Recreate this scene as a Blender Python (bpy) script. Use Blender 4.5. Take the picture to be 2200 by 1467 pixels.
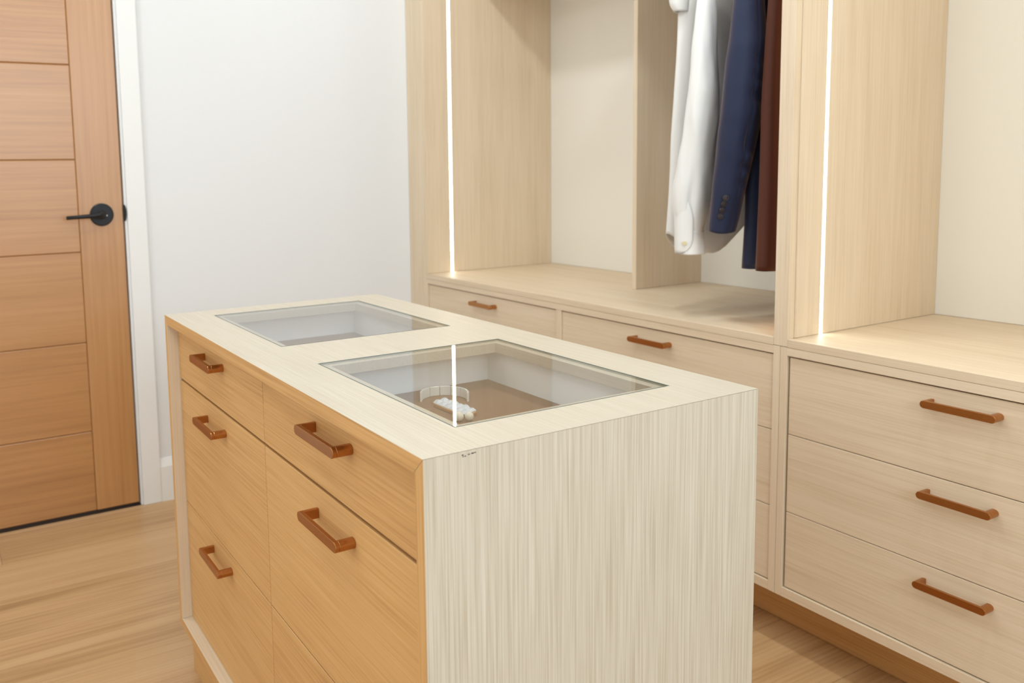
import bpy, bmesh, math, random
from mathutils import Vector, Matrix, noise as mnoise

for o in list(bpy.data.objects):
    bpy.data.objects.remove(o)
SC = bpy.context.scene
COL = SC.collection
random.seed(7)

# ------------------------------------------------------------------ camera
cam_d = bpy.data.cameras.new('camera')
cam = bpy.data.objects.new('camera', cam_d)
COL.objects.link(cam)
R = Vector((0.49241097, 0.87010814, -0.02105385))
U = Vector((-0.08230281, 0.07063084, 0.99410137))
F = Vector((-0.86646274, 0.48777363, -0.10639174))
m = Matrix((R, U, -F)).transposed().to_4x4()
m.translation = Vector((0.79169091, -0.45243793, 1.18375338))
cam.matrix_world = m
cam_d.sensor_fit = 'HORIZONTAL'
cam_d.sensor_width = 36.0
cam_d.lens = 1823.3168 / 2200.0 * 36.0
cam_d.shift_x = 212.2374 / 2200.0
cam_d.shift_y = -166.0183 / 2200.0
cam_d.clip_start = 0.02
cam_d.dof.use_dof = True
cam_d.dof.focus_distance = 1.35
cam_d.dof.aperture_fstop = 5.6
SC.camera = cam

# ------------------------------------------------------------------ world, exposure, room lights
SC.view_settings.view_transform = 'Standard'
SC.view_settings.look = 'None'
SC.view_settings.exposure = -0.06
SC.view_settings.gamma = 1.0
SC.view_settings.use_curve_mapping = False
w = bpy.data.worlds.new('world')
SC.world = w
w.use_nodes = True
w.node_tree.nodes['Background'].inputs[0].default_value = (0.9, 0.93, 1.0, 1)
w.node_tree.nodes['Background'].inputs[1].default_value = 0.3


def area(name, loc, rot, sx, sy, power, color, disk=False, spread=180):
    d = bpy.data.lights.new(name, 'AREA')
    d.shape = 'DISK' if disk else 'RECTANGLE'
    d.size = sx
    d.size_y = sy
    d.energy = power
    d.color = color
    d.spread = math.radians(spread)
    o = bpy.data.objects.new(name, d)
    COL.objects.link(o)
    o.location = loc
    o.rotation_euler = rot
    return o


NEUT = (0.89, 0.965, 1.0)
COOL = (0.82, 0.935, 1.0)
# daylight from the high window in the wall behind the camera
area('window_daylight', (2.27, 0.10, 1.80), (0, math.radians(90), 0), 1.2, 1.9, 40, COOL)
# added fill light along the opposite wall, out of frame to the left
area('left_fill_light', (-0.4, -1.72, 1.45), (math.radians(90), 0, 0), 3.4, 1.3, 14, NEUT)
# added soft fill below the ceiling, and downlights over both aisles
area('ceiling_fill', (-0.5, 0.1, 2.57), (0, 0, 0), 2.6, 1.3, 3, NEUT)
for i, (x, y, p) in enumerate([(-1.80, -0.50, 5.5), (-0.75, -0.80, 4), (0.4, -0.85, 4), (-0.6, 0.28, 1),
                               (-1.65, 0.88, 5), (-0.75, 0.88, 6), (0.25, 0.88, 6), (1.2, 0.1, 4)]):
    area('downlight_%d' % i, (x, y, 2.56), (0, 0, 0), 0.16, 0.16, p, NEUT, True)

# ------------------------------------------------------------------ materials


def srgb(r, g, b):
    f = lambda c: (c / 255 / 12.92) if c / 255 <= 0.04045 else ((c / 255 + 0.055) / 1.055) ** 2.4
    return (f(r), f(g), f(b), 1.0)


def new_mat(name):
    mt = bpy.data.materials.new(name)
    mt.use_nodes = True
    nt = mt.node_tree
    return mt, nt, nt.nodes['Principled BSDF']


def plain(name, col, rough=0.5, metal=0.0, spec=0.5, **kw):
    mt, nt, b = new_mat(name)
    b.inputs['Base Color'].default_value = col
    b.inputs['Roughness'].default_value = rough
    b.inputs['Metallic'].default_value = metal
    b.inputs['Specular IOR Level'].default_value = spec
    for k, v in kw.items():
        b.inputs[k.replace('_', ' ')].default_value = v
    return mt


def link(nt, a, b):
    nt.links.new(a, b)


def math_n(nt, op, a=None, b=None, clamp=False):
    n = nt.nodes.new('ShaderNodeMath')
    n.operation = op
    n.use_clamp = clamp
    for i, v in enumerate((a, b)):
        if v is None:
            continue
        if isinstance(v, (int, float)):
            n.inputs[i].default_value = v
        else:
            nt.links.new(v, n.inputs[i])
    return n.outputs[0]


def wood(name, axis, c_dark, c_mid, c_light, rough=0.5, fine=330, pore=0.5, broad=0.3, mid=0.4, tone=0.12, cathedral=0.0,
         bump=0.12, spec=0.4, coat=0.0, along=5.0):
    """Straight-grained veneer whose grain runs along one object axis (metres)."""
    mt, nt, bs = new_mat(name)
    tc = nt.nodes.new('ShaderNodeTexCoord')
    oi = nt.nodes.new('ShaderNodeObjectInfo')
    off = nt.nodes.new('ShaderNodeVectorMath')
    off.operation = 'SCALE'
    off.inputs[0].default_value = (13.1, 7.7, 5.3)
    link(nt, oi.outputs['Random'], off.inputs['Scale'])
    add = nt.nodes.new('ShaderNodeVectorMath')
    link(nt, tc.outputs['Object'], add.inputs[0])
    link(nt, off.outputs[0], add.inputs[1])

    def scaled(across, alng):
        mp = nt.nodes.new('ShaderNodeMapping')
        s = [across] * 3
        s['xyz'.index(axis)] = alng
        mp.inputs['Scale'].default_value = s
        link(nt, add.outputs[0], mp.inputs['Vector'])
        return mp.outputs[0]

    def noise_t(vec, detail, rgh, dist=0.0):
        n = nt.nodes.new('ShaderNodeTexNoise')
        n.inputs['Scale'].default_value = 1.0
        n.inputs['Detail'].default_value = detail
        n.inputs['Roughness'].default_value = rgh
        n.inputs['Distortion'].default_value = dist
        link(nt, vec, n.inputs['Vector'])
        return n.outputs[0]

    n_b = noise_t(scaled(14, 1.1), 3, 0.5, 0.4)
    n_m = noise_t(scaled(75, 1.6), 3, 0.55, 0.2)
    n_f = noise_t(scaled(fine, along), 2, 0.6, 0.15)
    # combined tone 0..1 around .5
    t = math_n(nt, 'ADD', math_n(nt, 'MULTIPLY', math_n(nt, 'SUBTRACT', n_b, 0.5), broad * 1.6),
               math_n(nt, 'MULTIPLY', math_n(nt, 'SUBTRACT', n_m, 0.5), mid))
    t = math_n(nt, 'ADD', t, math_n(nt, 'MULTIPLY', math_n(nt, 'SUBTRACT', n_f, 0.5), pore * 2.0))
    if cathedral > 0:
        wv = nt.nodes.new('ShaderNodeTexWave')
        wv.wave_type = 'RINGS'
        wv.rings_direction = axis.upper()
        wv.inputs['Scale'].default_value = 1.0
        wv.inputs['Distortion'].default_value = 5.0
        wv.inputs['Detail'].default_value = 2.0
        wv.inputs['Detail Scale'].default_value = 0.6
        link(nt, scaled(26, 2.2), wv.inputs['Vector'])
        t = math_n(nt, 'ADD', t, math_n(nt, 'MULTIPLY', math_n(nt, 'SUBTRACT', wv.outputs['Fac'], 0.5), cathedral))
    # board to board tone
    t = math_n(nt, 'ADD', t, math_n(nt, 'MULTIPLY', math_n(nt, 'SUBTRACT', oi.outputs['Random'], 0.5), tone))
    t = math_n(nt, 'ADD', t, 0.5, True)
    rp = nt.nodes.new('ShaderNodeValToRGB')
    rp.color_ramp.interpolation = 'LINEAR'
    rp.color_ramp.elements[0].position = 0.08
    rp.color_ramp.elements[0].color = c_dark
    rp.color_ramp.elements[1].position = 0.95
    rp.color_ramp.elements[1].color = c_light
    e = rp.color_ramp.elements.new(0.5)
    e.color = c_mid
    link(nt, t, rp.inputs[0])
    link(nt, rp.outputs[0], bs.inputs['Base Color'])
    bs.inputs['Roughness'].default_value = rough
    bs.inputs['Specular IOR Level'].default_value = spec
    if coat:
        bs.inputs['Coat Weight'].default_value = coat
        bs.inputs['Coat Roughness'].default_value = 0.35
    bp = nt.nodes.new('ShaderNodeBump')
    bp.inputs['Strength'].default_value = bump
    bp.inputs['Distance'].default_value = 0.0006
    link(nt, n_f, bp.inputs['Height'])
    link(nt, bp.outputs[0], bs.inputs['Normal'])
    return mt


OAK_D, OAK_M, OAK_L = srgb(206, 182, 150), srgb(226, 206, 178), srgb(236, 219, 196)
OAK = {a: wood('pale_oak_' + a, a, OAK_D, OAK_M, OAK_L, pore=0.35) for a in 'xyz'}
# the island's outer faces are limed oak, its drawer side a honey-toned veneer
LIMED = {a: wood('limed_oak_' + a, a, srgb(180, 165, 141), srgb(210, 199, 180), srgb(228, 220, 206), rough=0.42,
                 fine=340, pore=p, broad=0.06, mid=0.10, bump=0.25, along=5.0) for a, p in (('x', 0.28), ('z', 0.52))}
HONEY = {a: wood('honey_oak_' + a, a, srgb(184, 134, 78), srgb(214, 166, 106), srgb(226, 184, 126),
                 fine=280, pore=0.5, broad=0.12, mid=0.22, bump=0.2, along=4.0) for a in 'xyz'}
DOORW = {a: wood('door_oak_' + a, a, srgb(150, 96, 46), srgb(184, 130, 74), srgb(202, 150, 96), rough=0.40, coat=1.0,
                 fine=160, pore=0.2, broad=0.3, mid=0.35, cathedral=0.08, bump=0.08, spec=0.8, along=3.0) for a in 'yz'}
FLOORW = wood('floor_oak', 'y', srgb(164, 124, 82), srgb(196, 157, 112), srgb(210, 175, 133), rough=0.38,
              fine=110, pore=0.2, broad=0.6, mid=0.5, tone=0.25, cathedral=0.10, bump=0.06, spec=0.5, along=2.5)


def painted(name, col, rough):
    mt, nt, b = new_mat(name)
    b.inputs['Roughness'].default_value = rough
    b.inputs['Specular IOR Level'].default_value = 0.3
    tc = nt.nodes.new('ShaderNodeTexCoord')
    n = nt.nodes.new('ShaderNodeTexNoise')
    n.inputs['Scale'].default_value = 180
    n.inputs['Detail'].default_value = 3
    link(nt, tc.outputs['Object'], n.inputs['Vector'])
    b.inputs['Base Color'].default_value = col
    bp = nt.nodes.new('ShaderNodeBump')
    bp.inputs['Strength'].default_value = 0.03
    bp.inputs['Distance'].default_value = 0.001
    link(nt, n.outputs[0], bp.inputs['Height'])
    link(nt, bp.outputs[0], b.inputs['Normal'])
    return mt


WALLP = painted('wall_paint', srgb(234, 235, 236), 0.6)
TRIMP = painted('trim_paint', srgb(240, 240, 239), 0.35)
CEILP = painted('ceiling_paint', srgb(240, 240, 238), 0.7)
CREAM = painted('cream_back_board', srgb(240, 236, 226), 0.45)
MELA = painted('white_melamine', srgb(250, 251, 251), 0.4)
LINER = plain('brown_felt_liner', srgb(132, 98, 68), 0.6)
BLACK = plain('matt_black_metal', srgb(24, 24, 28), 0.38, 0.3)
DARKGAP = plain('dark_threshold', srgb(70, 60, 55), 0.7)


def brushed(name, col, rough):
    mt, nt, b = new_mat(name)
    b.inputs['Metallic'].default_value = 1.0
    b.inputs['Base Color'].default_value = col
    tc = nt.nodes.new('ShaderNodeTexCoord')
    mp = nt.nodes.new('ShaderNodeMapping')
    mp.inputs['Scale'].default_value = (40, 900, 1800)
    link(nt, tc.outputs['Object'], mp.inputs['Vector'])
    n = nt.nodes.new('ShaderNodeTexNoise')
    n.inputs['Scale'].default_value = 1
    n.inputs['Detail'].default_value = 2
    link(nt, mp.outputs[0], n.inputs['Vector'])
    r = math_n(nt, 'ADD', math_n(nt, 'MULTIPLY', n.outputs[0], 0.16), rough - 0.08)
    link(nt, r, b.inputs['Roughness'])
    return mt


BRONZE = brushed('brushed_bronze', srgb(186, 130, 80), 0.24)
SILVER = plain('satin_silver', srgb(240, 240, 236), 0.28, 0.25)
GOLD = plain('pale_gold', srgb(232, 196, 150), 0.25, 1.0)
GAP_SHADE = plain('grey_green_gap_shade', srgb(92, 102, 96), 0.4)
CRYSTAL = plain('clear_faceted_stone', srgb(225, 230, 238), 0.06, 0.0, 0.9)
PEARL = plain('cream_pearl', srgb(236, 228, 206), 0.25)


def glass_mats():
    """Thin flat pane: straight transmission plus a mirror layer that follows the Fresnel curve."""
    out = []
    for nm, tint, refl in (('clear_glass', (0.985, 0.992, 0.988, 1), True), ('glass_underside', (0.99, 0.995, 0.99, 1), False)):
        mt = bpy.data.materials.new(nm)
        mt.use_nodes = True
        nt = mt.node_tree
        nt.nodes.clear()
        om = nt.nodes.new('ShaderNodeOutputMaterial')
        tr = nt.nodes.new('ShaderNodeBsdfTransparent')
        tr.inputs[0].default_value = tint
        if not refl:
            link(nt, tr.outputs[0], om.inputs[0])
        else:
            ge = nt.nodes.new('ShaderNodeNewGeometry')
            dt = nt.nodes.new('ShaderNodeVectorMath')
            dt.operation = 'DOT_PRODUCT'
            link(nt, ge.outputs['Incoming'], dt.inputs[0])
            link(nt, ge.outputs['Normal'], dt.inputs[1])
            c = math_n(nt, 'ABSOLUTE', dt.outputs['Value'])
            p = math_n(nt, 'POWER', math_n(nt, 'SUBTRACT', 1.0, c), 5.0)
            f1 = math_n(nt, 'ADD', math_n(nt, 'MULTIPLY', p, 0.96), 0.04)
            # a little of the underside's reflection on top of the upper face's
            fr = math_n(nt, 'MULTIPLY', f1, 1.45, True)
            gl = nt.nodes.new('ShaderNodeBsdfGlossy')
            gl.inputs['Roughness'].default_value = 0.0
            mx = nt.nodes.new('ShaderNodeMixShader')
            link(nt, fr, mx.inputs[0])
            link(nt, tr.outputs[0], mx.inputs[1])
            link(nt, gl.outputs[0], mx.inputs[2])
            link(nt, mx.outputs[0], om.inputs[0])
        out.append(mt)
    mt = bpy.data.materials.new('green_glass_edge')
    mt.use_nodes = True
    nt = mt.node_tree
    nt.nodes.clear()
    om = nt.nodes.new('ShaderNodeOutputMaterial')
    tr = nt.nodes.new('ShaderNodeBsdfTransparent')
    tr.inputs[0].default_value = (0.92, 0.97, 0.95, 1)
    link(nt, tr.outputs[0], om.inputs[0])
    out.append(mt)
    return out


GLASS, GLASS_UNDER, GLASS_EDGE = glass_mats()


def emitter(name, col, strength):
    mt = bpy.data.materials.new(name)
    mt.use_nodes = True
    nt = mt.node_tree
    nt.nodes.clear()
    om = nt.nodes.new('ShaderNodeOutputMaterial')
    em = nt.nodes.new('ShaderNodeEmission')
    em.inputs[0].default_value = col
    em.inputs[1].default_value = strength
    link(nt, em.outputs[0], om.inputs[0])
    return mt


LED = emitter('led_strip_light', (1.0, 0.93, 0.80, 1), 17.0)
LED_R = emitter('led_strip_light_right', (0.96, 1.0, 0.92, 1), 14.0)
LED_SIDE = emitter('led_strip_light_warm', (1.0, 0.60, 0.26, 1), 14.0)


def cloth(name, c1, c2, rough, sheen, sheen_tint, scale=900, bump=0.15):
    mt, nt, b = new_mat(name)
    b.inputs['Roughness'].default_value = rough
    b.inputs['Specular IOR Level'].default_value = 0.2
    b.inputs['Sheen Weight'].default_value = sheen
    b.inputs['Sheen Roughness'].default_value = 0.4
    b.inputs['Sheen Tint'].default_value = sheen_tint
    tc = nt.nodes.new('ShaderNodeTexCoord')
    n = nt.nodes.new('ShaderNodeTexNoise')
    n.inputs['Scale'].default_value = scale
    n.inputs['Detail'].default_value = 2
    link(nt, tc.outputs['Object'], n.inputs['Vector'])
    mx = nt.nodes.new('ShaderNodeMix')
    mx.data_type = 'RGBA'
    link(nt, n.outputs[0], mx.inputs[0])
    mx.inputs[6].default_value = c1
    mx.inputs[7].default_value = c2
    link(nt, mx.outputs[2], b.inputs['Base Color'])
    bp = nt.nodes.new('ShaderNodeBump')
    bp.inputs['Strength'].default_value = bump
    bp.inputs['Distance'].default_value = 0.0005
    link(nt, n.outputs[0], bp.inputs['Height'])
    link(nt, bp.outputs[0], b.inputs['Normal'])
    return mt


SHIRT = cloth('white_cotton', srgb(232, 230, 226), srgb(240, 238, 234), 0.8, 0.1, (1, 1, 1, 1), 700, 0.1)
NAVY = cloth('navy_wool', srgb(34, 40, 62), srgb(46, 54, 80), 0.55, 0.35, (1.0, 0.62, 0.45, 1), 1200, 0.1)
BROWNC = cloth('brown_cloth', srgb(74, 38, 26), srgb(88, 46, 31), 0.5, 0.2, (1.0, 0.6, 0.4, 1), 1200, 0.1)
BUTTON = plain('dark_horn_button', srgb(34, 18, 22), 0.22)

# ------------------------------------------------------------------ mesh helpers


def thing(name, loc, label, cat, group=None):
    o = bpy.data.objects.new(name, None)
    COL.objects.link(o)
    o.location = loc
    o.empty_display_size = 0.05
    o['label'] = label
    o['category'] = cat
    if group:
        o['group'] = group
    return o


def base_of(parent):
    """World position of the empty (or zero) a part's mesh is measured from."""
    v = Vector((0, 0, 0))
    while parent is not None:
        v += parent.location
        parent = parent.parent
    return v


def from_bm(name, bm, mat, parent=None, world=True, smooth=False, bevel=0.0, segs=1, loc=None):
    if world and parent is not None:
        bmesh.ops.translate(bm, verts=bm.verts, vec=-base_of(parent))
    bmesh.ops.recalc_face_normals(bm, faces=bm.faces)
    me = bpy.data.meshes.new(name)
    bm.to_mesh(me)
    bm.free()
    for mt in (mat if isinstance(mat, (list, tuple)) else [mat]):
        me.materials.append(mt)
    if smooth:
        me.polygons.foreach_set('use_smooth', [True] * len(me.polygons))
    o = bpy.data.objects.new(name, me)
    COL.objects.link(o)
    o.parent = parent
    if loc is not None:
        o.location = loc
    if bevel > 0:
        bv = o.modifiers.new('edge', 'BEVEL')
        bv.width = bevel
        bv.segments = segs
        bv.limit_method = 'ANGLE'
        bv.angle_limit = math.radians(40)
    return o


def cube_bm(bm, x0, x1, y0, y1, z0, z1):
    vs = [bm.verts.new((x, y, z)) for x in (x0, x1) for y in (y0, y1) for z in (z0, z1)]
    for f in ((0, 1, 3, 2), (4, 6, 7, 5), (0, 4, 5, 1), (2, 3, 7, 6), (0, 2, 6, 4), (1, 5, 7, 3)):
        bm.faces.new([vs[i] for i in f])


def box(name, x0, x1, y0, y1, z0, z1, mat, parent=None, bevel=0.0006):
    bm = bmesh.new()
    cube_bm(bm, x0, x1, y0, y1, z0, z1)
    return from_bm(name, bm, mat, parent, bevel=bevel)


def boxes(name, lst, mat, parent=None, bevel=0.0006):
    bm = bmesh.new()
    for b in lst:
        cube_bm(bm, *b)
    return from_bm(name, bm, mat, parent, bevel=bevel)


def prism_bm(bm, pts, axis, a0, a1):
    """Extrude a closed 2-D outline along an axis; pts are the other two coordinates in xyz order."""
    def at(p, a):
        c = list(p)
        c.insert('xyz'.index(axis), a)
        return bm.verts.new(c)
    lo = [at(p, a0) for p in pts]
    hi = [at(p, a1) for p in pts]
    n = len(pts)
    bm.faces.new(lo)
    bm.faces.new(hi[::-1])
    for i in range(n):
        bm.faces.new((lo[i], lo[(i + 1) % n], hi[(i + 1) % n], hi[i]))


def prism(name, pts, axis, a0, a1, mat, parent=None, bevel=0.0, smooth=False):
    bm = bmesh.new()
    prism_bm(bm, pts, axis, a0, a1)
    return from_bm(name, bm, mat, parent, bevel=bevel, smooth=smooth)


def frame_bm(bm, xs, ys, holes, z0, z1):
    """A slab cut on a grid with rectangular holes (cells listed in holes are open)."""
    vert = {}

    def v(i, j, k):
        if (i, j, k) not in vert:
            vert[(i, j, k)] = bm.verts.new((xs[i], ys[j], (z0, z1)[k]))
        return vert[(i, j, k)]
    nx, ny = len(xs) - 1, len(ys) - 1
    solid = lambda i, j: 0 <= i < nx and 0 <= j < ny and (i, j) not in holes
    for i in range(nx):
        for j in range(ny):
            if not solid(i, j):
                continue
            for k in (0, 1):
                bm.faces.new((v(i, j, k), v(i + 1, j, k), v(i + 1, j + 1, k), v(i, j + 1, k)))
            for di, dj, a, b in ((-1, 0, (i, j), (i, j + 1)), (1, 0, (i + 1, j), (i + 1, j + 1)),
                                 (0, -1, (i, j), (i + 1, j)), (0, 1, (i, j + 1), (i + 1, j + 1))):
                if not solid(i + di, j + dj):
                    bm.faces.new((v(*a, 0), v(*b, 0), v(*b, 1), v(*a, 1)))


def cyl_bm(bm, c, axis, r, h, n=32, r2=None):
    """Cylinder from c along +axis (a Vector) of height h."""
    ax = Vector(axis).normalized()
    u = ax.orthogonal().normalized()
    w_ = ax.cross(u)
    c = Vector(c)
    r2 = r if r2 is None else r2
    lo = [bm.verts.new(c + r * (math.cos(2 * math.pi * i / n) * u + math.sin(2 * math.pi * i / n) * w_)) for i in range(n)]
    hi = [bm.verts.new(c + h * ax + r2 * (math.cos(2 * math.pi * i / n) * u + math.sin(2 * math.pi * i / n) * w_)) for i in range(n)]
    bm.faces.new(lo)
    bm.faces.new(hi[::-1])
    for i in range(n):
        bm.faces.new((lo[i], lo[(i + 1) % n], hi[(i + 1) % n], hi[i]))


def tube_bm(bm, path, rads, n=12, up=Vector((0, 0, 1))):
    """Elliptic tube along a path; rads = (side, up) per point."""
    rings = []
    for i, p in enumerate(path):
        a = Vector(path[max(0, i - 1)])
        b = Vector(path[min(len(path) - 1, i + 1)])
        t = (b - a).normalized()
        s = t.cross(up).normalized()
        w_ = s.cross(t).normalized()
        rs, ru = rads[i]
        rings.append([bm.verts.new(Vector(p) + rs * math.cos(2 * math.pi * k / n) * s + ru * math.sin(2 * math.pi * k / n) * w_) for k in range(n)])
    for r0, r1 in zip(rings, rings[1:]):
        for k in range(n):
            bm.faces.new((r0[k], r0[(k + 1) % n], r1[(k + 1) % n], r1[k]))
    bm.faces.new(rings[0])
    bm.faces.new(rings[-1][::-1])


# ------------------------------------------------------------------ room
XB = -2.317          # back wall (with the door)
YR = 1.96            # right wall, behind the wardrobe
YL, XF, ZC = -1.75, 2.32, 2.6
PW = 0.243           # floor plank width


def structure(o, label=None, cat=None):
    o['kind'] = 'structure'
    if label:
        o['label'] = label
    return o


fl = structure(box('floor', XB - 0.2, XF + 0.1, YL - 0.1, YR + 0.1, -0.06, -0.008, plain('subfloor', srgb(90, 66, 44), 0.8), bevel=0))
k0 = int(math.floor((XB + 0.345) / PW))
row = 0
x = -0.345 + k0 * PW
while x < XF:
    x0, x1 = max(x, XB + 0.001), min(x + PW, XF)
    # one joint of each row is staggered; the row left of x=-1.80 has its joint at y=-0.343
    y = -0.343 - 1.52 * 2 + [0.0, 0.95, 0.48, 1.27][(row - (1 if True else 0)) % 4]
    while y < YR:
        a, b = max(y, YL), min(y + 1.52, YR)
        if b - a > 0.02:
            bm = bmesh.new()
            cube_bm(bm, x0 + 0.0004, x1 - 0.0004, a + 0.0004, b - 0.0004, -0.008, random.uniform(-0.0003, 0.0))
            from_bm('plank', bm, FLOORW, fl, bevel=0.0009)
        y += 1.52
    x += PW
    row += 1

DY0, DY1, DTOP = 0.13 - 0.86, 0.13, 2.22     # door opening
wb = structure(boxes('wall_back', [(XB - 0.12, XB, YL, DY0 - 0.004, 0, ZC), (XB - 0.12, XB, DY1 + 0.006, YR, 0, ZC),
                                   (XB - 0.12, XB, DY0 - 0.004, DY1 + 0.006, DTOP + 0.004, ZC)], WALLP, bevel=0))
structure(box('wall_right', XB, XF, YR, YR + 0.1, 0, ZC, WALLP, bevel=0))
structure(box('wall_left', XB, XF, YL - 0.1, YL, 0, ZC, WALLP, bevel=0))
# wall behind the camera, with the window opening the daylight comes through
structure(boxes('wall_front', [(XF, XF + 0.1, YL, -0.88, 0, ZC), (XF, XF + 0.1, 1.08, YR, 0, ZC),
                               (XF, XF + 0.1, -0.88, 1.08, 0, 1.18), (XF, XF + 0.1, -0.88, 1.08, 2.42, ZC)], WALLP, bevel=0))
structure(box('ceiling', XB - 0.1, XF + 0.1, YL - 0.1, YR + 0.1, ZC, ZC + 0.08, CEILP, bevel=0))

# baseboard: a square board with a chamfered top that catches the light
prism_pts = [(XB, 0.0), (XB + 0.013, 0.0), (XB + 0.013, 0.130), (XB + 0.003, 0.160), (XB, 0.160)]
bm = bmesh.new()
prism_bm(bm, prism_pts, 'y', 0.2075, 1.27)
structure(from_bm('baseboard_back', bm, TRIMP))

# door casing (right leg and head; the left leg is outside the frame)
cas = structure(boxes('trim_1', [(XB, XB + 0.015, DY1 + 0.012, DY1 + 0.077, 0, DTOP + 0.075),
                                 (XB, XB + 0.015, DY0 - 0.077, DY0 - 0.012, 0, DTOP + 0.075),
                                 (XB, XB + 0.015, DY0 - 0.012, DY1 + 0.012, DTOP + 0.010, DTOP + 0.075)], TRIMP, bevel=0.0015))
boxes('door_jamb', [(XB - 0.12, XB + 0.003, DY1 + 0.0045, DY1 + 0.0118, 0, DTOP + 0.008),
                    (XB - 0.12, XB + 0.003, DY0 - 0.0118, DY0 - 0.003, 0, DTOP + 0.008)], TRIMP, cas)
bm = bmesh.new()
pts = []
for i in range(13):
    a = -math.pi / 2 + math.pi * i / 12
    pts.append((DY1 + 0.0035 + 0.007 * math.cos(a), 1.0665 + 0.029 * math.sin(a)))
prism_bm(bm, pts, 'x', XB - 0.01, XB + 0.006)
sp = from_bm('strike_plate', bm, BLACK, cas)
sp['label'] = 'black strike plate lip'

# ------------------------------------------------------------------ door
dr = bpy.data.objects.new('door_1', None)
COL.objects.link(dr)
dr.location = (XB - 0.02, DY1, 0.0)
dr['kind'] = 'structure'
dr['label'] = 'oak plank door with black lever handle'
XD = XB - 0.004
SW = 0.1465
box('stile', XD - 0.04, XD, DY1 - SW, DY1, 0.010, DTOP, DOORW['z'], dr, bevel=0.0025)
box('stile', XD - 0.04, XD, DY0, DY0 + SW, 0.010, DTOP, DOORW['z'], dr, bevel=0.0025)
zs = [0.010] + [0.300 + 0.3182 * i for i in range(6)] + [DTOP]
for z0, z1 in zip(zs, zs[1:]):
    box('panel', XD - 0.036, XD - 0.001, DY0 + SW + 0.0006, DY1 - SW - 0.0006, z0 + 0.0006, z1 - 0.0006, DOORW['y'], dr, bevel=0.0030)
box('door_core', XD - 0.034, XD - 0.012, DY0 + 0.02, DY1 - 0.02, 0.02, DTOP - 0.01, DOORW['y'], dr)
HY, HZ = 0.0575, 1.0635
bm = bmesh.new()
cyl_bm(bm, (XD - 0.0005, HY, HZ), (1, 0, 0), 0.0395, 0.006, 48)
cyl_bm(bm, (XD + 0.0055, HY, HZ), (1, 0, 0), 0.0395, 0.003, 48, 0.036)
ros = from_bm('rosette', bm, BLACK, dr)
bm = bmesh.new()
cyl_bm(bm, (XD + 0.006, HY, HZ), (1, 0, 0), 0.0155, 0.012, 32, 0.0135)
path = [(XD + 0.012, HY, HZ), (XD + 0.030, HY, HZ), (XD + 0.044, HY - 0.004, HZ - 0.0005), (XD + 0.052, HY - 0.016, HZ - 0.001),
        (XD + 0.055, HY - 0.032, HZ - 0.0015), (XD + 0.055, HY - 0.075, HZ - 0.003), (XD + 0.055, HY - 0.122, HZ - 0.005)]
tube_bm(bm, path, [(0.0115, 0.0115), (0.0115, 0.0115), (0.010, 0.0105), (0.008, 0.009), (0.006, 0.0078), (0.0052, 0.0068), (0.0048, 0.0062)], 16)
lv = from_bm('lever', bm, BLACK, dr, smooth=True)
bm = bmesh.new()
cyl_bm(bm, (XD + 0.008, HY + 0.016, HZ - 0.003), (1, 0, 0), 0.0028, 0.0025, 16)
from_bm('privacy_pin', bm, plain('steel_pin', srgb(150, 152, 150), 0.3, 1.0), dr)

# ------------------------------------------------------------------ pull handle (shared mesh)


def handle_mesh(L=0.142, H=0.0155, D=0.031):
    r = H / 2
    bm = bmesh.new()
    pts = []
    for i in range(13):
        a = -math.pi / 2 + math.pi * i / 12
        pts.append((L / 2 - r + r * math.cos(a), r * math.sin(a)))
    for i in range(13):
        a = math.pi / 2 + math.pi * i / 12
        pts.append((-L / 2 + r + r * math.cos(a), r * math.sin(a)))
    prism_bm(bm, pts, 'y', -D, -D + 0.0065)
    for s in (1, -1):
        q = [(s * (L / 2 - r + r * math.cos(-math.pi / 2 + math.pi * i / 12)), r * math.sin(-math.pi / 2 + math.pi * i / 12)) for i in range(13)]
        q += [(s * (L / 2 - r - 0.0045), r), (s * (L / 2 - r - 0.0045), -r)]
        prism_bm(bm, q if s > 0 else q[::-1], 'y', -D + 0.0065, 0.0)
    bmesh.ops.recalc_face_normals(bm, faces=bm.faces)
    me = bpy.data.meshes.new('handle')
    bm.to_mesh(me)
    bm.free()
    me.materials.append(BRONZE)
    return me


PULL = handle_mesh()


def handle(parent, xc, y, zc):
    o = bpy.data.objects.new('handle', PULL)
    COL.objects.link(o)
    o.parent = parent
    o.location = Vector((xc, y, zc)) - base_of(parent)
    bv = o.modifiers.new('edge', 'BEVEL')
    bv.width = 0.0007
    bv.segments = 2
    bv.limit_method = 'ANGLE'
    bv.angle_limit = math.radians(40)
    return o


# ------------------------------------------------------------------ island
H, W, L, T, ZB = 0.8682, 0.5537, 1.2, 0.019, 0.1115
isl = thing('display_island', (-0.6, W / 2, 0.0),
            'pale oak wardrobe island with two glass-topped display drawers and bronze bar pulls', 'cabinet')
GL = [(-0.5140, -0.0815), (-1.1190, -0.6840)]        # glass pane x ranges
GY = (0.0935, 0.4635)
LED_W = 0.017                                      # ledge the glass rests on
xs = [-L, GL[1][0], GL[1][1], GL[0][0], GL[0][1], 0]
bm = bmesh.new()
frame_bm(bm, xs, [0, GY[0], GY[1], W], {(1, 1), (3, 1)}, H - 0.0034, H)
xl = [-L, GL[1][0] + LED_W, GL[1][1] - LED_W, GL[0][0] + LED_W, GL[0][1] - LED_W, 0]
frame_bm(bm, xl, [0, GY[0] + LED_W, GY[1] - LED_W, W], {(1, 1), (3, 1)}, H - T - 0.002, H - 0.0034)
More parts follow.
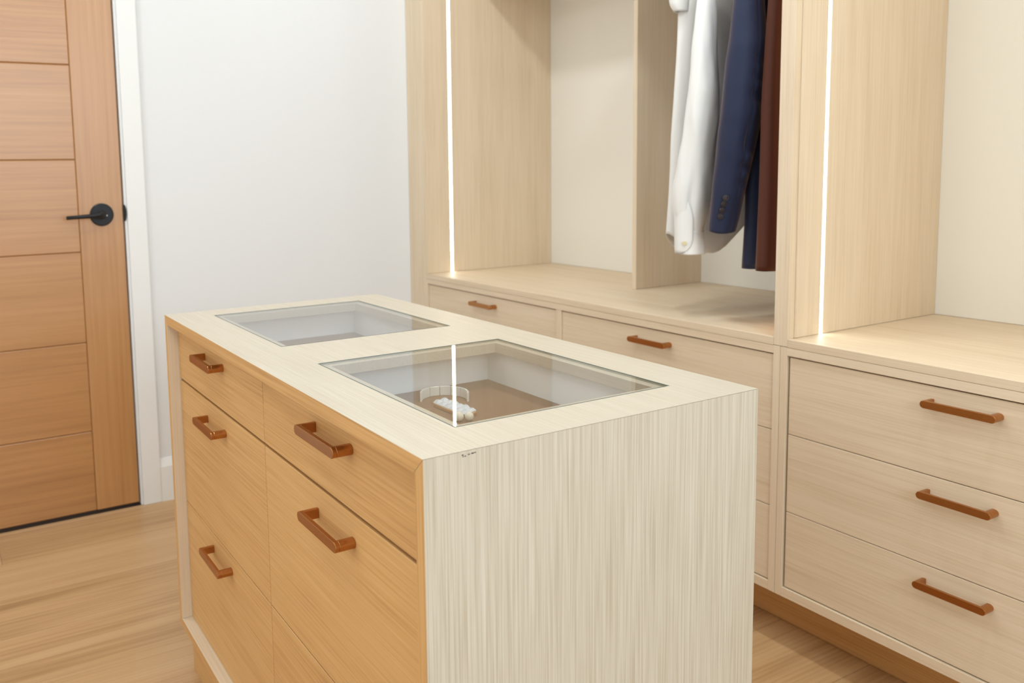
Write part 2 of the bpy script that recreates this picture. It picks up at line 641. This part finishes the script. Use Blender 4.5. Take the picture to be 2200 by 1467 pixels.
for v in bm.verts:                                   # mitred ends
    d = H - v.co.z
    if abs(v.co.x + L) < 1e-6:
        v.co.x += d + 0.0002
    elif abs(v.co.x) < 1e-6:
        v.co.x -= d + 0.0002
bmesh.ops.recalc_face_normals(bm, faces=bm.faces)


def front_honey(bm):
    for f in bm.faces:
        if f.normal.y < -0.9 and all(abs(v.co.y) < 1e-4 for v in f.verts):
            f.material_index = 1
        elif (f.normal.x > 0.9 and all(abs(v.co.x + L - T) < 1e-4 for v in f.verts)) or (f.normal.z > 0.9 and all(abs(v.co.z - ZB - T) < 1e-4 for v in f.verts)):
            f.material_index = 2      # inside of the frame: unlimed oak


front_honey(bm)
from_bm('top_panel', bm, [LIMED['x'], HONEY['x']], isl)
for s in (0, 1):
    X = (lambda t: -t) if s else (lambda t: -L + t)
    pts = [(X(0), H - 0.0003), (X(0), ZB), (X(T), ZB + T), (X(T), H - T - 0.0003)]
    bm = bmesh.new()
    prism_bm(bm, pts, 'y', 0.0, W)
    bmesh.ops.recalc_face_normals(bm, faces=bm.faces)
    front_honey(bm)
    from_bm('end_panel', bm, [LIMED['z'], HONEY['z'], OAK['z']], isl, bevel=0.0004)
bm = bmesh.new()
prism_bm(bm, [(-L + 0.0003, ZB), (-0.0003, ZB), (-T - 0.0003, ZB + T), (-L + T + 0.0003, ZB + T)], 'y', 0.0, W)
bmesh.ops.recalc_face_normals(bm, faces=bm.faces)
front_honey(bm)
from_bm('bottom_panel', bm, [LIMED['x'], HONEY['x'], OAK['x']], isl, bevel=0.0004)
box('back_panel', -L + T, -T, W - 0.03, W - 0.012, ZB + T, H - T - 0.002, OAK['x'], isl)
boxes('plinth', [(-L + 0.022, -0.022, 0.022, 0.040, 0, ZB), (-L + 0.022, -0.022, W - 0.040, W - 0.022, 0, ZB),
                 (-L + 0.022, -L + 0.040, 0.040, W - 0.040, 0, ZB), (-0.040, -0.022, 0.040, W - 0.040, 0, ZB)], HONEY['x'], isl)
box('divider_panel', -0.609, -0.591, 0.046, W - 0.031, ZB + T + 0.001, H - T - 0.003, MELA, isl)
for gx in GL:
    bm = bmesh.new()
    cube_bm(bm, gx[0] + 0.0018, gx[1] - 0.0018, GY[0] + 0.0018, GY[1] - 0.0018, H - 0.0033, H)
    bmesh.ops.recalc_face_normals(bm, faces=bm.faces)
    for f in bm.faces:
        f.material_index = 0 if f.normal.z > 0.9 else (1 if f.normal.z < -0.9 else 2)
    from_bm('glass_pane', bm, [GLASS, GLASS_UNDER, GLASS_EDGE], isl)
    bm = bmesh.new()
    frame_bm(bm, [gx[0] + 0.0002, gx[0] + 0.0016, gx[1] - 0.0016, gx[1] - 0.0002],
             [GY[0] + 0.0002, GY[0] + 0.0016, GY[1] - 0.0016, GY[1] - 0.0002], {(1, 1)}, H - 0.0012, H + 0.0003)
    from_bm('gap_shade', bm, GAP_SHADE, isl)  # dark ring drawn for the shade in the gap round the pane
# scuffed spot on the near top edge
bm = bmesh.new()
for y, z, a, b in [(0.0525, H - 0.0045, 0.0012, 0.0007), (0.0560, H - 0.0062, 0.0010, 0.0006), (0.0610, H - 0.0050, 0.0016, 0.0005),
                   (0.0660, H - 0.0046, 0.0018, 0.0007), (0.0695, H - 0.0044, 0.0010, 0.0006), (0.0530, H - 0.0064, 0.0008, 0.0005)]:
    cube_bm(bm, -0.0003, 0.0002, y - a, y + a, z - b, z + b)
sc_ = from_bm('scuff', bm, plain('dark_scuff', srgb(70, 60, 52), 0.8), isl)
sc_['label'] = 'small dark scuff marks at the top edge'
ZG = [H - T - 0.002, 0.7155, 0.4215, ZB + T]       # drawer boundaries
YF = 0.0245
for ci, (xa, xb) in enumerate([(-L + T, -0.600), (-0.600, -T)]):
    for ri in range(3):
        zt, zb_ = ZG[ri], ZG[ri + 1]
        top_gap = 0.0012 if ri == 0 else 0.0014
        ga = 0.0012
        bot_gap = 0.0042 if ri == 0 else 0.0010
        d = box('drawer', xa + ga, xb - ga, YF, YF + 0.019, zb_ + bot_gap, zt - top_gap, HONEY['x'], isl, bevel=0.0008)
        xc = -0.304 if ci else -0.8975
        handle(d, xc, YF, [0.8085, 0.6745, 0.3865][ri])
        if ri == 0:   # glass-topped display drawer: white box, brown liner
            xi, xj = (xa + 0.026, xb - 0.045) if ci == 0 else (xa + 0.045, xb - 0.026)
            y0, y1, zf, zt2 = YF + 0.0195, 0.471, 0.7715, 0.843
            boxes('drawer_box', [(xi, xi + 0.012, y0, y1, zf, zt2), (xj - 0.012, xj, y0, y1, zf, zt2),
                                 (xi + 0.012, xj - 0.012, y0, y0 + 0.012, zf, zt2), (xi + 0.012, xj - 0.012, y1 - 0.012, y1, zf, zt2),
                                 (xi + 0.012, xj - 0.012, y0 + 0.012, y1 - 0.012, zf, zf + 0.008)], MELA, d)
            ln = box('liner', xi + 0.0125, xj - 0.0125, y0 + 0.0125, y1 - 0.0125, zf + 0.008, 0.7850, LINER, d)
            ln['label'] = 'brown felt liner'

# ------------------------------------------------------------------ wardrobe: base cabinets
YC = 1.2842
ZT, ZS, ZD, ZR0, ZR = 0.775, 0.7555, 0.7352, 0.163, 0.138
YBK = 1.935
ZTOP = 2.40


def base_cabinet(xl, xr, cols, label, back):
    root = thing('drawer_cabinet', ((xl + xr) / 2, YC + 0.3, 0.0), label, 'cabinet', None)
    t = 0.0185
    for a, b in ((xl, xl + t), (xr - t, xr)):
        box('side_panel', a, b, YC, back, ZR, ZS - 0.0006, OAK['z'], root)
    box('top_rail', xl + t, xr - t, YC, YC + 0.06, ZD, ZS - 0.0006, OAK['x'], root)
    box('bottom_panel', xl + t, xr - t, YC, back, ZR, ZR0 - 0.0015, OAK['x'], root)
    box('back_panel', xl + t, xr - t, back - 0.012, back, ZR0, ZD, OAK['x'], root)
    for a, b in zip(cols, cols[1:]):
        if b != cols[-1]:
            box('divider_panel', b - 0.0125, b + 0.0125, YC, back - 0.013, ZR0, ZD - 0.0005, OAK['z'], root)
    zz = [ZD, 0.5452, 0.3535, ZR0]
    for a, b in zip(cols, cols[1:]):
        x0 = a + (0.0125 if a != cols[0] else 0.0)
        x1 = b - (0.0125 if b != cols[-1] else 0.0)
        for ri in range(3):
            d = box('drawer', x0 + 0.0016, x1 - 0.0012, YC + 0.0045, YC + 0.0235, zz[ri + 1] + (0.0014 if ri == 2 else 0.0009),
                    zz[ri] - (0.0036 if ri == 0 else 0.0009), OAK['x'], root, bevel=0.0008)
            handle(d, (x0 + x1) / 2, YC + 0.0045, zz[ri] - 0.0365)
    return root


XL0, XP0, XP1, XR1 = -2.1935, -0.5345, -0.4965, 0.315
SEAM = -0.516
base_cabinet(XL0, SEAM - 0.0005, [XL0 + 0.0185, -1.343, SEAM - 0.0185],
             'long pale oak drawer cabinet of six drawers beneath the bay with hanging clothes', YBK)
base_cabinet(SEAM + 0.0005, XR1, [SEAM + 0.0225, XR1 - 0.0185],
             'near pale oak cabinet with three wide drawers right of the island', YBK)

tk = box('toe_kick', XL0 + 0.001, XR1 - 0.001, 1.411, 1.429, 0.0003, ZR - 0.0006, HONEY['x'], None)
tk['label'] = 'long recessed oak toe kick board on the floor under the wardrobe drawers'
tk['category'] = 'toe kick'

# filler strip between wall and wardrobe
fp = box('filler_strip', XB + 0.001, XL0 - 0.001, YC, YC + 0.019, 0.0, ZTOP, OAK['z'], None, bevel=0.001)
fp['label'] = 'pale oak filler strip between the white wall and the wardrobe, floor to top'
fp['category'] = 'panel'

# worktops
ct = box('worktop', XL0, XP0 - 0.0005, YC - 0.0005, YBK, ZS, ZT, OAK['x'], None, bevel=0.0007)
ct['label'] = 'long pale oak worktop under the hanging clothes with a wood divider standing on it'
ct['category'] = 'worktop'
ct = box('worktop', XP1 + 0.0005, XR1, YC - 0.0005, YBK, ZS, ZT, OAK['x'], None, bevel=0.0007)
ct['label'] = 'bright bare oak worktop over the three wide drawers at right'
ct['category'] = 'worktop'

# upper wardrobe, left and middle bay
YLED = 1.398
up = thing('open_wardrobe', (-1.35, 1.6, ZT), 'open oak wardrobe with lit left bay, wood divider and clothes bay beside it', 'wardrobe')
Z0 = ZT + 0.0006
sl = boxes('side_panel', [(XL0, XL0 + 0.0185, YC, YLED, Z0, ZTOP), (XL0, XL0 + 0.0185, YLED + 0.011, YBK - 0.0125, Z0, ZTOP),
                          (XL0, XL0 + 0.0085, YLED, YLED + 0.011, Z0, ZTOP)], OAK['z'], up)
led = box('led_strip', XL0 + 0.010, XL0 + 0.0180, YLED + 0.0005, YLED + 0.0105, Z0, ZTOP - 0.01, LED, up, bevel=0)
led['label'] = 'glowing white light strip'
# post between the bays: a stile with the right side panel of the middle bay behind it
box('post', XP0, XP1, YC, YC + 0.022, ZS + 0.0006, ZTOP, OAK['z'], up, bevel=0.0008)
box('side_panel', XP0 + 0.0005, SEAM - 0.0005, YC + 0.0225, YBK - 0.0125, Z0, ZTOP, OAK['z'], up)
led = box('led_strip', XP0 - 0.0060, XP0 + 0.0002, YLED, YLED + 0.010, Z0, ZTOP - 0.01, LED_SIDE, up, bevel=0)
led['label'] = 'warm light strip behind the post'
box('divider_panel', -1.3485, -1.3300, 1.609, YBK - 0.0125, Z0, ZTOP - 0.03, OAK['z'], up)
box('back_panel', XL0 + 0.001, SEAM - 0.001, YBK - 0.012, YBK, Z0, ZTOP, CREAM, up)
box('shelf', XL0 + 0.0187, -1.3487, 1.55, YBK - 0.0125, 1.938, 1.957, OAK['x'], up)
box('shelf', -1.3298, XP0 - 0.0002, 1.33, YBK - 0.0125, 1.938, 1.957, OAK['x'], up)  # added out of view to keep ceiling light off the clothes bay
box('top_panel', XL0, SEAM - 0.001, YC + 0.0225, YBK, ZTOP, ZTOP + 0.019, OAK['x'], up)
box('valance', XL0 + 0.0187, XP0 - 0.001, YC, YC + 0.019, 2.31, ZTOP, OAK['x'], up)

# upper wardrobe, right bay
YB2 = 1.889
ur = thing('open_wardrobe', (-0.1, 1.6, ZT), 'open oak wardrobe bay at right with pale back and a light strip at its side', 'wardrobe')
xs0 = SEAM + 0.0005
sr = boxes('side_panel', [(xs0, XP1 + 0.0025, YC + 0.0225, YLED, Z0, ZTOP), (xs0, XP1 + 0.0025, YLED + 0.011, YB2, Z0, ZTOP),
                          (xs0, XP1 - 0.0075, YLED, YLED + 0.011, Z0, ZTOP)], OAK['z'], ur)
led = box('led_strip', XP1 - 0.006, XP1 + 0.002, YLED + 0.0005, YLED + 0.0105, Z0, ZTOP - 0.01, LED_R, ur, bevel=0)
led['label'] = 'glowing white light strip'
box('side_panel', XR1 - 0.0185, XR1, YC, YB2, Z0, ZTOP, OAK['z'], ur)
led = box('led_strip', XR1 - 0.0245, XR1 - 0.0183, YLED, YLED + 0.010, Z0, ZTOP - 0.01, LED_R, ur, bevel=0)
led['label'] = 'glowing white light strip'
box('back_panel', xs0, XR1, YB2 + 0.0005, YB2 + 0.012, Z0, ZTOP, CREAM, ur)
box('top_panel', xs0, XR1, YC + 0.0225, YB2, ZTOP + 0.0005, ZTOP + 0.019, OAK['x'], ur)

# ------------------------------------------------------------------ clothes
ROD_Y, ROD_Z = 1.60, 1.88


def lerp_rows(rows, n):
    """Resample key rows (z, cx, cy, hx, hy) smoothly from top to bottom."""
    out = []
    z0, z1 = rows[0][0], rows[-1][0]
    for i in range(n + 1):
        z = z0 + (z1 - z0) * i / n
        for a, b in zip(rows, rows[1:]):
            if a[0] >= z >= b[0] - 1e-9:
                f = (a[0] - z) / max(1e-9, a[0] - b[0])
                out.append([z] + [a[k] + (b[k] - a[k]) * f for k in range(1, len(a))])
                break
    for _ in range(2):
        sm = [r[:] for r in out]
        for i in range(1, len(out) - 1):
            for k in range(1, len(out[i])):
                sm[i][k] = 0.25 * out[i - 1][k] + 0.5 * out[i][k] + 0.25 * out[i + 1][k]
        out = sm
    return out


def garment(name, rows, mat, parent, n=60, seg=56, fold=0.004, freq=(16, 16, 4), seed=0, cap=False, power=2.3,
            hem=None, thick=0.0016, extra=None):
    """A hanging cloth tube lofted through the rows, open at its ends, with soft folds."""
    bm = bmesh.new()
    rr = lerp_rows(rows, n)
    rings = []
    for i, (z, cx, cy, hx, hy) in enumerate(rr):
        ring = []
        f = i / n
        for k in range(seg):
            a = 2 * math.pi * k / seg
            c, s = math.cos(a), math.sin(a)
            px = math.copysign(abs(c) ** (2 / power), c)
            py = math.copysign(abs(s) ** (2 / power), s)
            zz = z
            if hem:
                zz += hem(a) * max(0.0, (f - 0.7) / 0.3)
            p = Vector((cx + hx * px, cy + hy * py, zz))
            q = Vector((p.x * freq[0] + seed, p.y * freq[1] - seed, p.z * freq[2]))
            d = mnoise.noise(q) * fold + 0.5 * fold * mnoise.noise(q * 2.3)
            if extra:
                d += extra(a, zz)
            nrm = Vector((c / max(hx, 1e-3), s / max(hy, 1e-3), 0)).normalized()
            ring.append(bm.verts.new(p + nrm * d))
        rings.append(ring)
    for r0, r1 in zip(rings, rings[1:]):
        for k in range(seg):
            bm.faces.new((r0[k], r0[(k + 1) % seg], r1[(k + 1) % seg], r1[k]))
    o = from_bm(name, bm, mat, parent, smooth=True)
    sd = o.modifiers.new('cloth', 'SOLIDIFY')
    sd.thickness = thick
    sd.offset = -1
    return o


XSH, XJK, XBR = -0.918, -0.705, -0.598

# white shirt
sh = thing('shirt', (XSH, ROD_Y, ROD_Z - 0.1), 'white long-sleeved cotton shirt hanging left of the navy jacket', 'shirt')


def hem_sh(a):
    t = math.sin(a)          # -1 at the front edge, +1 at the back edge
    return 0.060 * min(1.0, (abs(t + 0.42) / 0.58) ** 2) if t < -0.42 else 0.115 * min(1.0, ((t + 0.42) / 0.55) ** 1.8)


garment('body', [(1.765, XSH, 1.60, 0.030, 0.09), (1.735, XSH, 1.60, 0.045, 0.20), (1.62, XSH, 1.595, 0.050, 0.235),
                 (1.35, XSH - 0.004, 1.595, 0.050, 0.245), (1.15, XSH - 0.012, 1.595, 0.048, 0.250), (0.940, XSH - 0.016, 1.595, 0.050, 0.255)],
        SHIRT, sh, fold=0.009, freq=(9, 16, 2.2), seed=3.0, hem=hem_sh)


def sleeve_rows(rows):
    """(z, centre x, centre y, half width across the line of sight) to ellipse rows"""
    return [(z, cx, cy, 0.68 * r, 0.92 * r) for z, cx, cy, r in rows]


garment('sleeve', sleeve_rows([(1.70, -0.835, 1.400, 0.040), (1.62, -0.812, 1.350, 0.028), (1.50, -0.810, 1.342, 0.038),
                               (1.38, -0.808, 1.340, 0.050), (1.31, -0.814, 1.339, 0.054), (1.22, -0.828, 1.338, 0.056),
                               (1.13, -0.842, 1.338, 0.058), (1.075, -0.848, 1.338, 0.055), (1.03, -0.848, 1.338, 0.046), (1.00, -0.848, 1.338, 0.041)]),
        SHIRT, sh, n=70, fold=0.006, freq=(24, 18, 5), seed=8.5,
        extra=lambda a, z: -0.010 * math.exp(-((a - math.radians(322)) / 0.16) ** 2) * math.exp(-((z - 1.03) / 0.10) ** 2))
garment('cuff', sleeve_rows([(1.012, -0.845, 1.338, 0.041), (0.98, -0.842, 1.338, 0.040), (0.950, -0.839, 1.338, 0.041)]),
        SHIRT, sh, n=16, fold=0.002, seed=2.0, thick=0.003)
# the buttoned flap of the cuff: a stiff panel with one rounded corner, wrapped round the sleeve
bm = bmesh.new()
ccx, ccy, crx, cry = -0.8475, 1.338, 0.0345, 0.0455
grid = []
NU, NV = 14, 16
for i in range(NV + 1):
    v = i / NV                              # 0 bottom .. 1 top
    z = 0.953 + 0.150 * v
    a_l, a_r = math.radians(236), math.radians(332)
    if v < 0.28:
        a_r -= math.radians(52) * (1 - math.sqrt(max(0.0, 1 - (1 - v / 0.28) ** 2)))
    if v > 0.62:
        a_r -= math.radians(26) * ((v - 0.62) / 0.38) ** 1.6
    row_ = []
    for k in range(NU + 1):
        a = a_l + (a_r - a_l) * k / NU
        g_ = 1.0 + 0.10 * v
        row_.append(bm.verts.new((ccx + crx * g_ * math.cos(a), ccy + cry * g_ * math.sin(a), z)))
    grid.append(row_)
for r0, r1 in zip(grid, grid[1:]):
    for k in range(NU):
        bm.faces.new((r0[k], r0[k + 1], r1[k + 1], r1[k]))
fl_ = from_bm('cuff_flap', bm, SHIRT, sh, smooth=True)
sd = fl_.modifiers.new('cloth', 'SOLIDIFY')
sd.thickness = 0.0028
sd.offset = 1
bm = bmesh.new()
ab = math.radians(301)
pb = Vector((ccx + crx * 1.06 * math.cos(ab), ccy + cry * 1.06 * math.sin(ab), 0.982))
nb = Vector((math.cos(ab) / crx, math.sin(ab) / cry, 0)).normalized()
cyl_bm(bm, pb + nb * 0.0005, nb, 0.0055, 0.0035, 20)
from_bm('button', bm, plain('cream_button', srgb(222, 206, 160), 0.25), sh)
garment('sleeve', [(1.70, XSH, 1.80, 0.035, 0.045), (1.50, XSH, 1.855, 0.040, 0.040), (1.05, XSH, 1.865, 0.040, 0.035)],
        SHIRT, sh, n=30, fold=0.006, seed=5)
# short fold of cloth seen left of the sleeve at the shoulder
garment('sleeve_fold', sleeve_rows([(1.70, -0.925, 1.362, 0.030), (1.66, -0.918, 1.360, 0.032), (1.625, -0.916, 1.360, 0.030), (1.606, -0.912, 1.362, 0.022)]),
        SHIRT, sh, n=16, fold=0.003, seed=11)

# navy jacket
jk = thing('suit_jacket', (XJK, ROD_Y, ROD_Z - 0.1), 'navy suit jacket with four dark cuff buttons hanging beside the white shirt', 'jacket')
garment('body', [(1.785, XJK, 1.60, 0.030, 0.10), (1.755, XJK, 1.60, 0.045, 0.205), (1.62, XJK, 1.60, 0.045, 0.215),
                 (1.35, XJK, 1.605, 0.040, 0.215), (1.15, XJK, 1.605, 0.040, 0.215), (0.917, XJK, 1.605, 0.042, 0.220)],
        NAVY, jk, fold=0.006, freq=(8, 12, 2.0), seed=21, power=2.6)


def wrinkle(a, z):
    # seam down the back of the two-piece sleeve with short creases gathered into it
    d = (a - math.radians(352) + math.pi) % (2 * math.pi) - math.pi
    seam = -0.0030 * math.exp(-(d / 0.07) ** 2)
    w = math.exp(-((z - 1.26) / 0.15) ** 2) * math.exp(-((d - 0.18) / 0.32) ** 2)
    return seam + w * 0.0062 * math.sin(z * 88 + 2.5 * math.sin(z * 27) + 2.0 * d)


JROWS = sleeve_rows([(1.735, -0.700, 1.410, 0.050), (1.66, -0.690, 1.368, 0.046), (1.59, -0.680, 1.350, 0.046), (1.48, -0.673, 1.342, 0.058),
                     (1.39, -0.681, 1.340, 0.062), (1.31, -0.689, 1.340, 0.061), (1.215, -0.704, 1.340, 0.056),
                     (1.13, -0.719, 1.340, 0.051), (1.02, -0.740, 1.340, 0.042)])
garment('sleeve', JROWS, NAVY, jk, n=130, seg=96, fold=0.003, freq=(14, 14, 6), seed=31, power=2.15, extra=wrinkle,
        hem=lambda a: -0.008 * math.cos(a + 0.6))
garment('sleeve', [(1.72, XJK, 1.80, 0.04, 0.05), (1.5, XJK, 1.85, 0.042, 0.045), (1.02, XJK, 1.86, 0.040, 0.035)], NAVY, jk, n=30, fold=0.004, seed=41)
for deg, bz in [(309, 1.1050), (306, 1.0895), (303, 1.0735), (300, 1.0575)]:
    a = math.radians(deg)
    for r0, r1 in zip(JROWS, JROWS[1:]):
        if r0[0] >= bz >= r1[0]:
            f = (r0[0] - bz) / (r0[0] - r1[0])
            cx, cy, hx, hy = [r0[k] + (r1[k] - r0[k]) * f for k in (1, 2, 3, 4)]
    p = Vector((cx + hx * math.cos(a), cy + hy * math.sin(a), bz))
    nb = Vector((math.cos(a) / hx, math.sin(a) / hy, 0.1)).normalized()
    bm = bmesh.new()
    cyl_bm(bm, p - nb * 0.002, nb, 0.0086, 0.0055, 24, 0.0078)
    cyl_bm(bm, p + nb * 0.0034, nb, 0.0058, 0.0009, 24, 0.0040)
    from_bm('button', bm, BUTTON, jk)

# dark brown cloth body, separate mesh between the navy jacket and the post
bc = thing('coat', (XBR, ROD_Y, ROD_Z - 0.1), 'dark reddish brown cloth hanging half hidden behind the post and the navy sleeve', 'coat')
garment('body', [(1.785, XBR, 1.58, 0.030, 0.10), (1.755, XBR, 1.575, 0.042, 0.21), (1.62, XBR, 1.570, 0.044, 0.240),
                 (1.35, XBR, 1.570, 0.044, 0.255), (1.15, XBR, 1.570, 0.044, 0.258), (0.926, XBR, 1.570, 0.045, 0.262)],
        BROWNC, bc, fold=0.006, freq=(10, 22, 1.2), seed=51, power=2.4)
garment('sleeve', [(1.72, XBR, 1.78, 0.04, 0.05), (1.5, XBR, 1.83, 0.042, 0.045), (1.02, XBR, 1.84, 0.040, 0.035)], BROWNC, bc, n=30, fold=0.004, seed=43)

# rail of the clothes bay, and the hanger inside each garment (above the frame)
bm = bmesh.new()
cyl_bm(bm, (-1.3295, ROD_Y, ROD_Z), (1, 0, 0), 0.0125, 1.3295 + XP0 - 0.0005, 24)
from_bm('clothes_rail', bm, plain('rail_bronze', srgb(150, 110, 70), 0.35, 1.0), up)
STEEL = plain('hanger_steel', srgb(190, 190, 190), 0.25, 1.0)
for root, xc in ((sh, XSH), (jk, XJK), (bc, XBR)):
    bm = bmesh.new()
    path = [(xc, ROD_Y, ROD_Z - 0.13), (xc, ROD_Y, ROD_Z - 0.04)]
    path += [(xc, ROD_Y + 0.0155 * math.cos(a), ROD_Z + 0.0155 * math.sin(a)) for a in [math.radians(d) for d in range(-70, 181, 22)]]
    tube_bm(bm, path, [(0.0018, 0.0018)] * len(path), 8, up=Vector((1, 0, 0)))
    from_bm('hanger', bm, STEEL, root, smooth=True)
    # collar closing the neck opening round the hook
    garment('collar', [(1.815, xc, ROD_Y, 0.022, 0.062), (1.795, xc, ROD_Y, 0.032, 0.085), (1.765, xc, ROD_Y, 0.036, 0.115)],
            root.children[0].data.materials[0], root, n=8, fold=0.002, seed=61, thick=0.003)

# ------------------------------------------------------------------ jewellery inside the near display drawer
ZL = 0.7852
br = thing('bracelet', (-0.452, 0.305, ZL), 'open silver link bracelet standing on the brown liner under the glass', 'bracelet')
cxb, cyb, rb = -0.452, 0.305, 0.043
a_start, a_end, nl = 48, 245, 7
for i in range(nl):
    a0 = math.radians(a_start + (a_end - a_start) * i / nl + 0.8)
    a1 = math.radians(a_start + (a_end - a_start) * (i + 1) / nl - 0.8)
    bm = bmesh.new()
    pts = [(cxb + rb * math.cos(a0 + (a1 - a0) * k / 5), cyb + rb * math.sin(a0 + (a1 - a0) * k / 5)) for k in range(6)]
    pts += [(cxb + (rb - 0.0035) * math.cos(a1 + (a0 - a1) * k / 5), cyb + (rb - 0.0035) * math.sin(a1 + (a0 - a1) * k / 5)) for k in range(6)]
    prism_bm(bm, pts, 'z', ZL, ZL + 0.017)
    from_bm('link', bm, SILVER, br, bevel=0.0006)
jw = thing('jewelled_clasp', (-0.395, 0.291, ZL), 'flat clasp of clear faceted stones with pale gold rim and cream beads, before the bracelet', 'jewellery')
ux, uy = Vector((0.104, 0.006, 0)), Vector((-0.012, 0.036, 0))
oc = Vector((-0.3960, 0.2900, ZL))


def clasp_pt(u, v, z):
    return oc + ux * (u - 0.5) + uy * (v - 0.5) + Vector((0, 0, z))


bm = bmesh.new()
out = [(0.03, 0.25), (0.12, 0.0), (0.85, 0.0), (1.0, 0.35), (1.0, 0.75), (0.9, 1.0), (0.12, 1.0), (0.0, 0.7)]
lo = [bm.verts.new(clasp_pt(u, v, 0)) for u, v in out]
hi = [bm.verts.new(clasp_pt(u, v, 0.006)) for u, v in out]
bm.faces.new(lo)
bm.faces.new(hi[::-1])
for i in range(8):
    bm.faces.new((lo[i], lo[(i + 1) % 8], hi[(i + 1) % 8], hi[i]))
from_bm('rim', bm, GOLD, jw, bevel=0.0008)
for i in range(6):
    for j in range(2):
        u0, u1 = 0.06 + i * 0.148, 0.06 + (i + 1) * 0.148 - 0.012
        v0, v1 = 0.08 + j * 0.44, 0.08 + (j + 1) * 0.44 - 0.04
        bm = bmesh.new()
        hgt = 0.0095 + 0.002 * random.random()
        b4 = [bm.verts.new(clasp_pt(u, v, 0.0061)) for u, v in ((u0, v0), (u1, v0), (u1, v1), (u0, v1))]
        k = 0.28
        t4 = [bm.verts.new(clasp_pt(u0 + (u1 - u0) * a, v0 + (v1 - v0) * b, hgt + random.uniform(-0.001, 0.001))) for a, b in ((k, k), (1 - k, k), (1 - k, 1 - k), (k, 1 - k))]
        bm.faces.new(b4)
        bm.faces.new(t4[::-1])
        for q in range(4):
            bm.faces.new((b4[q], b4[(q + 1) % 4], t4[(q + 1) % 4], t4[q]))
        from_bm('stone', bm, CRYSTAL, jw)
for ex, ey, er in [(-0.3360, 0.2610, 0.0080), (-0.3290, 0.2760, 0.0075)]:
    bm = bmesh.new()
    bmesh.ops.create_uvsphere(bm, u_segments=20, v_segments=12, radius=er, matrix=Matrix.Translation((ex, ey, ZL + er)))
    from_bm('bead', bm, PEARL, jw, smooth=True)
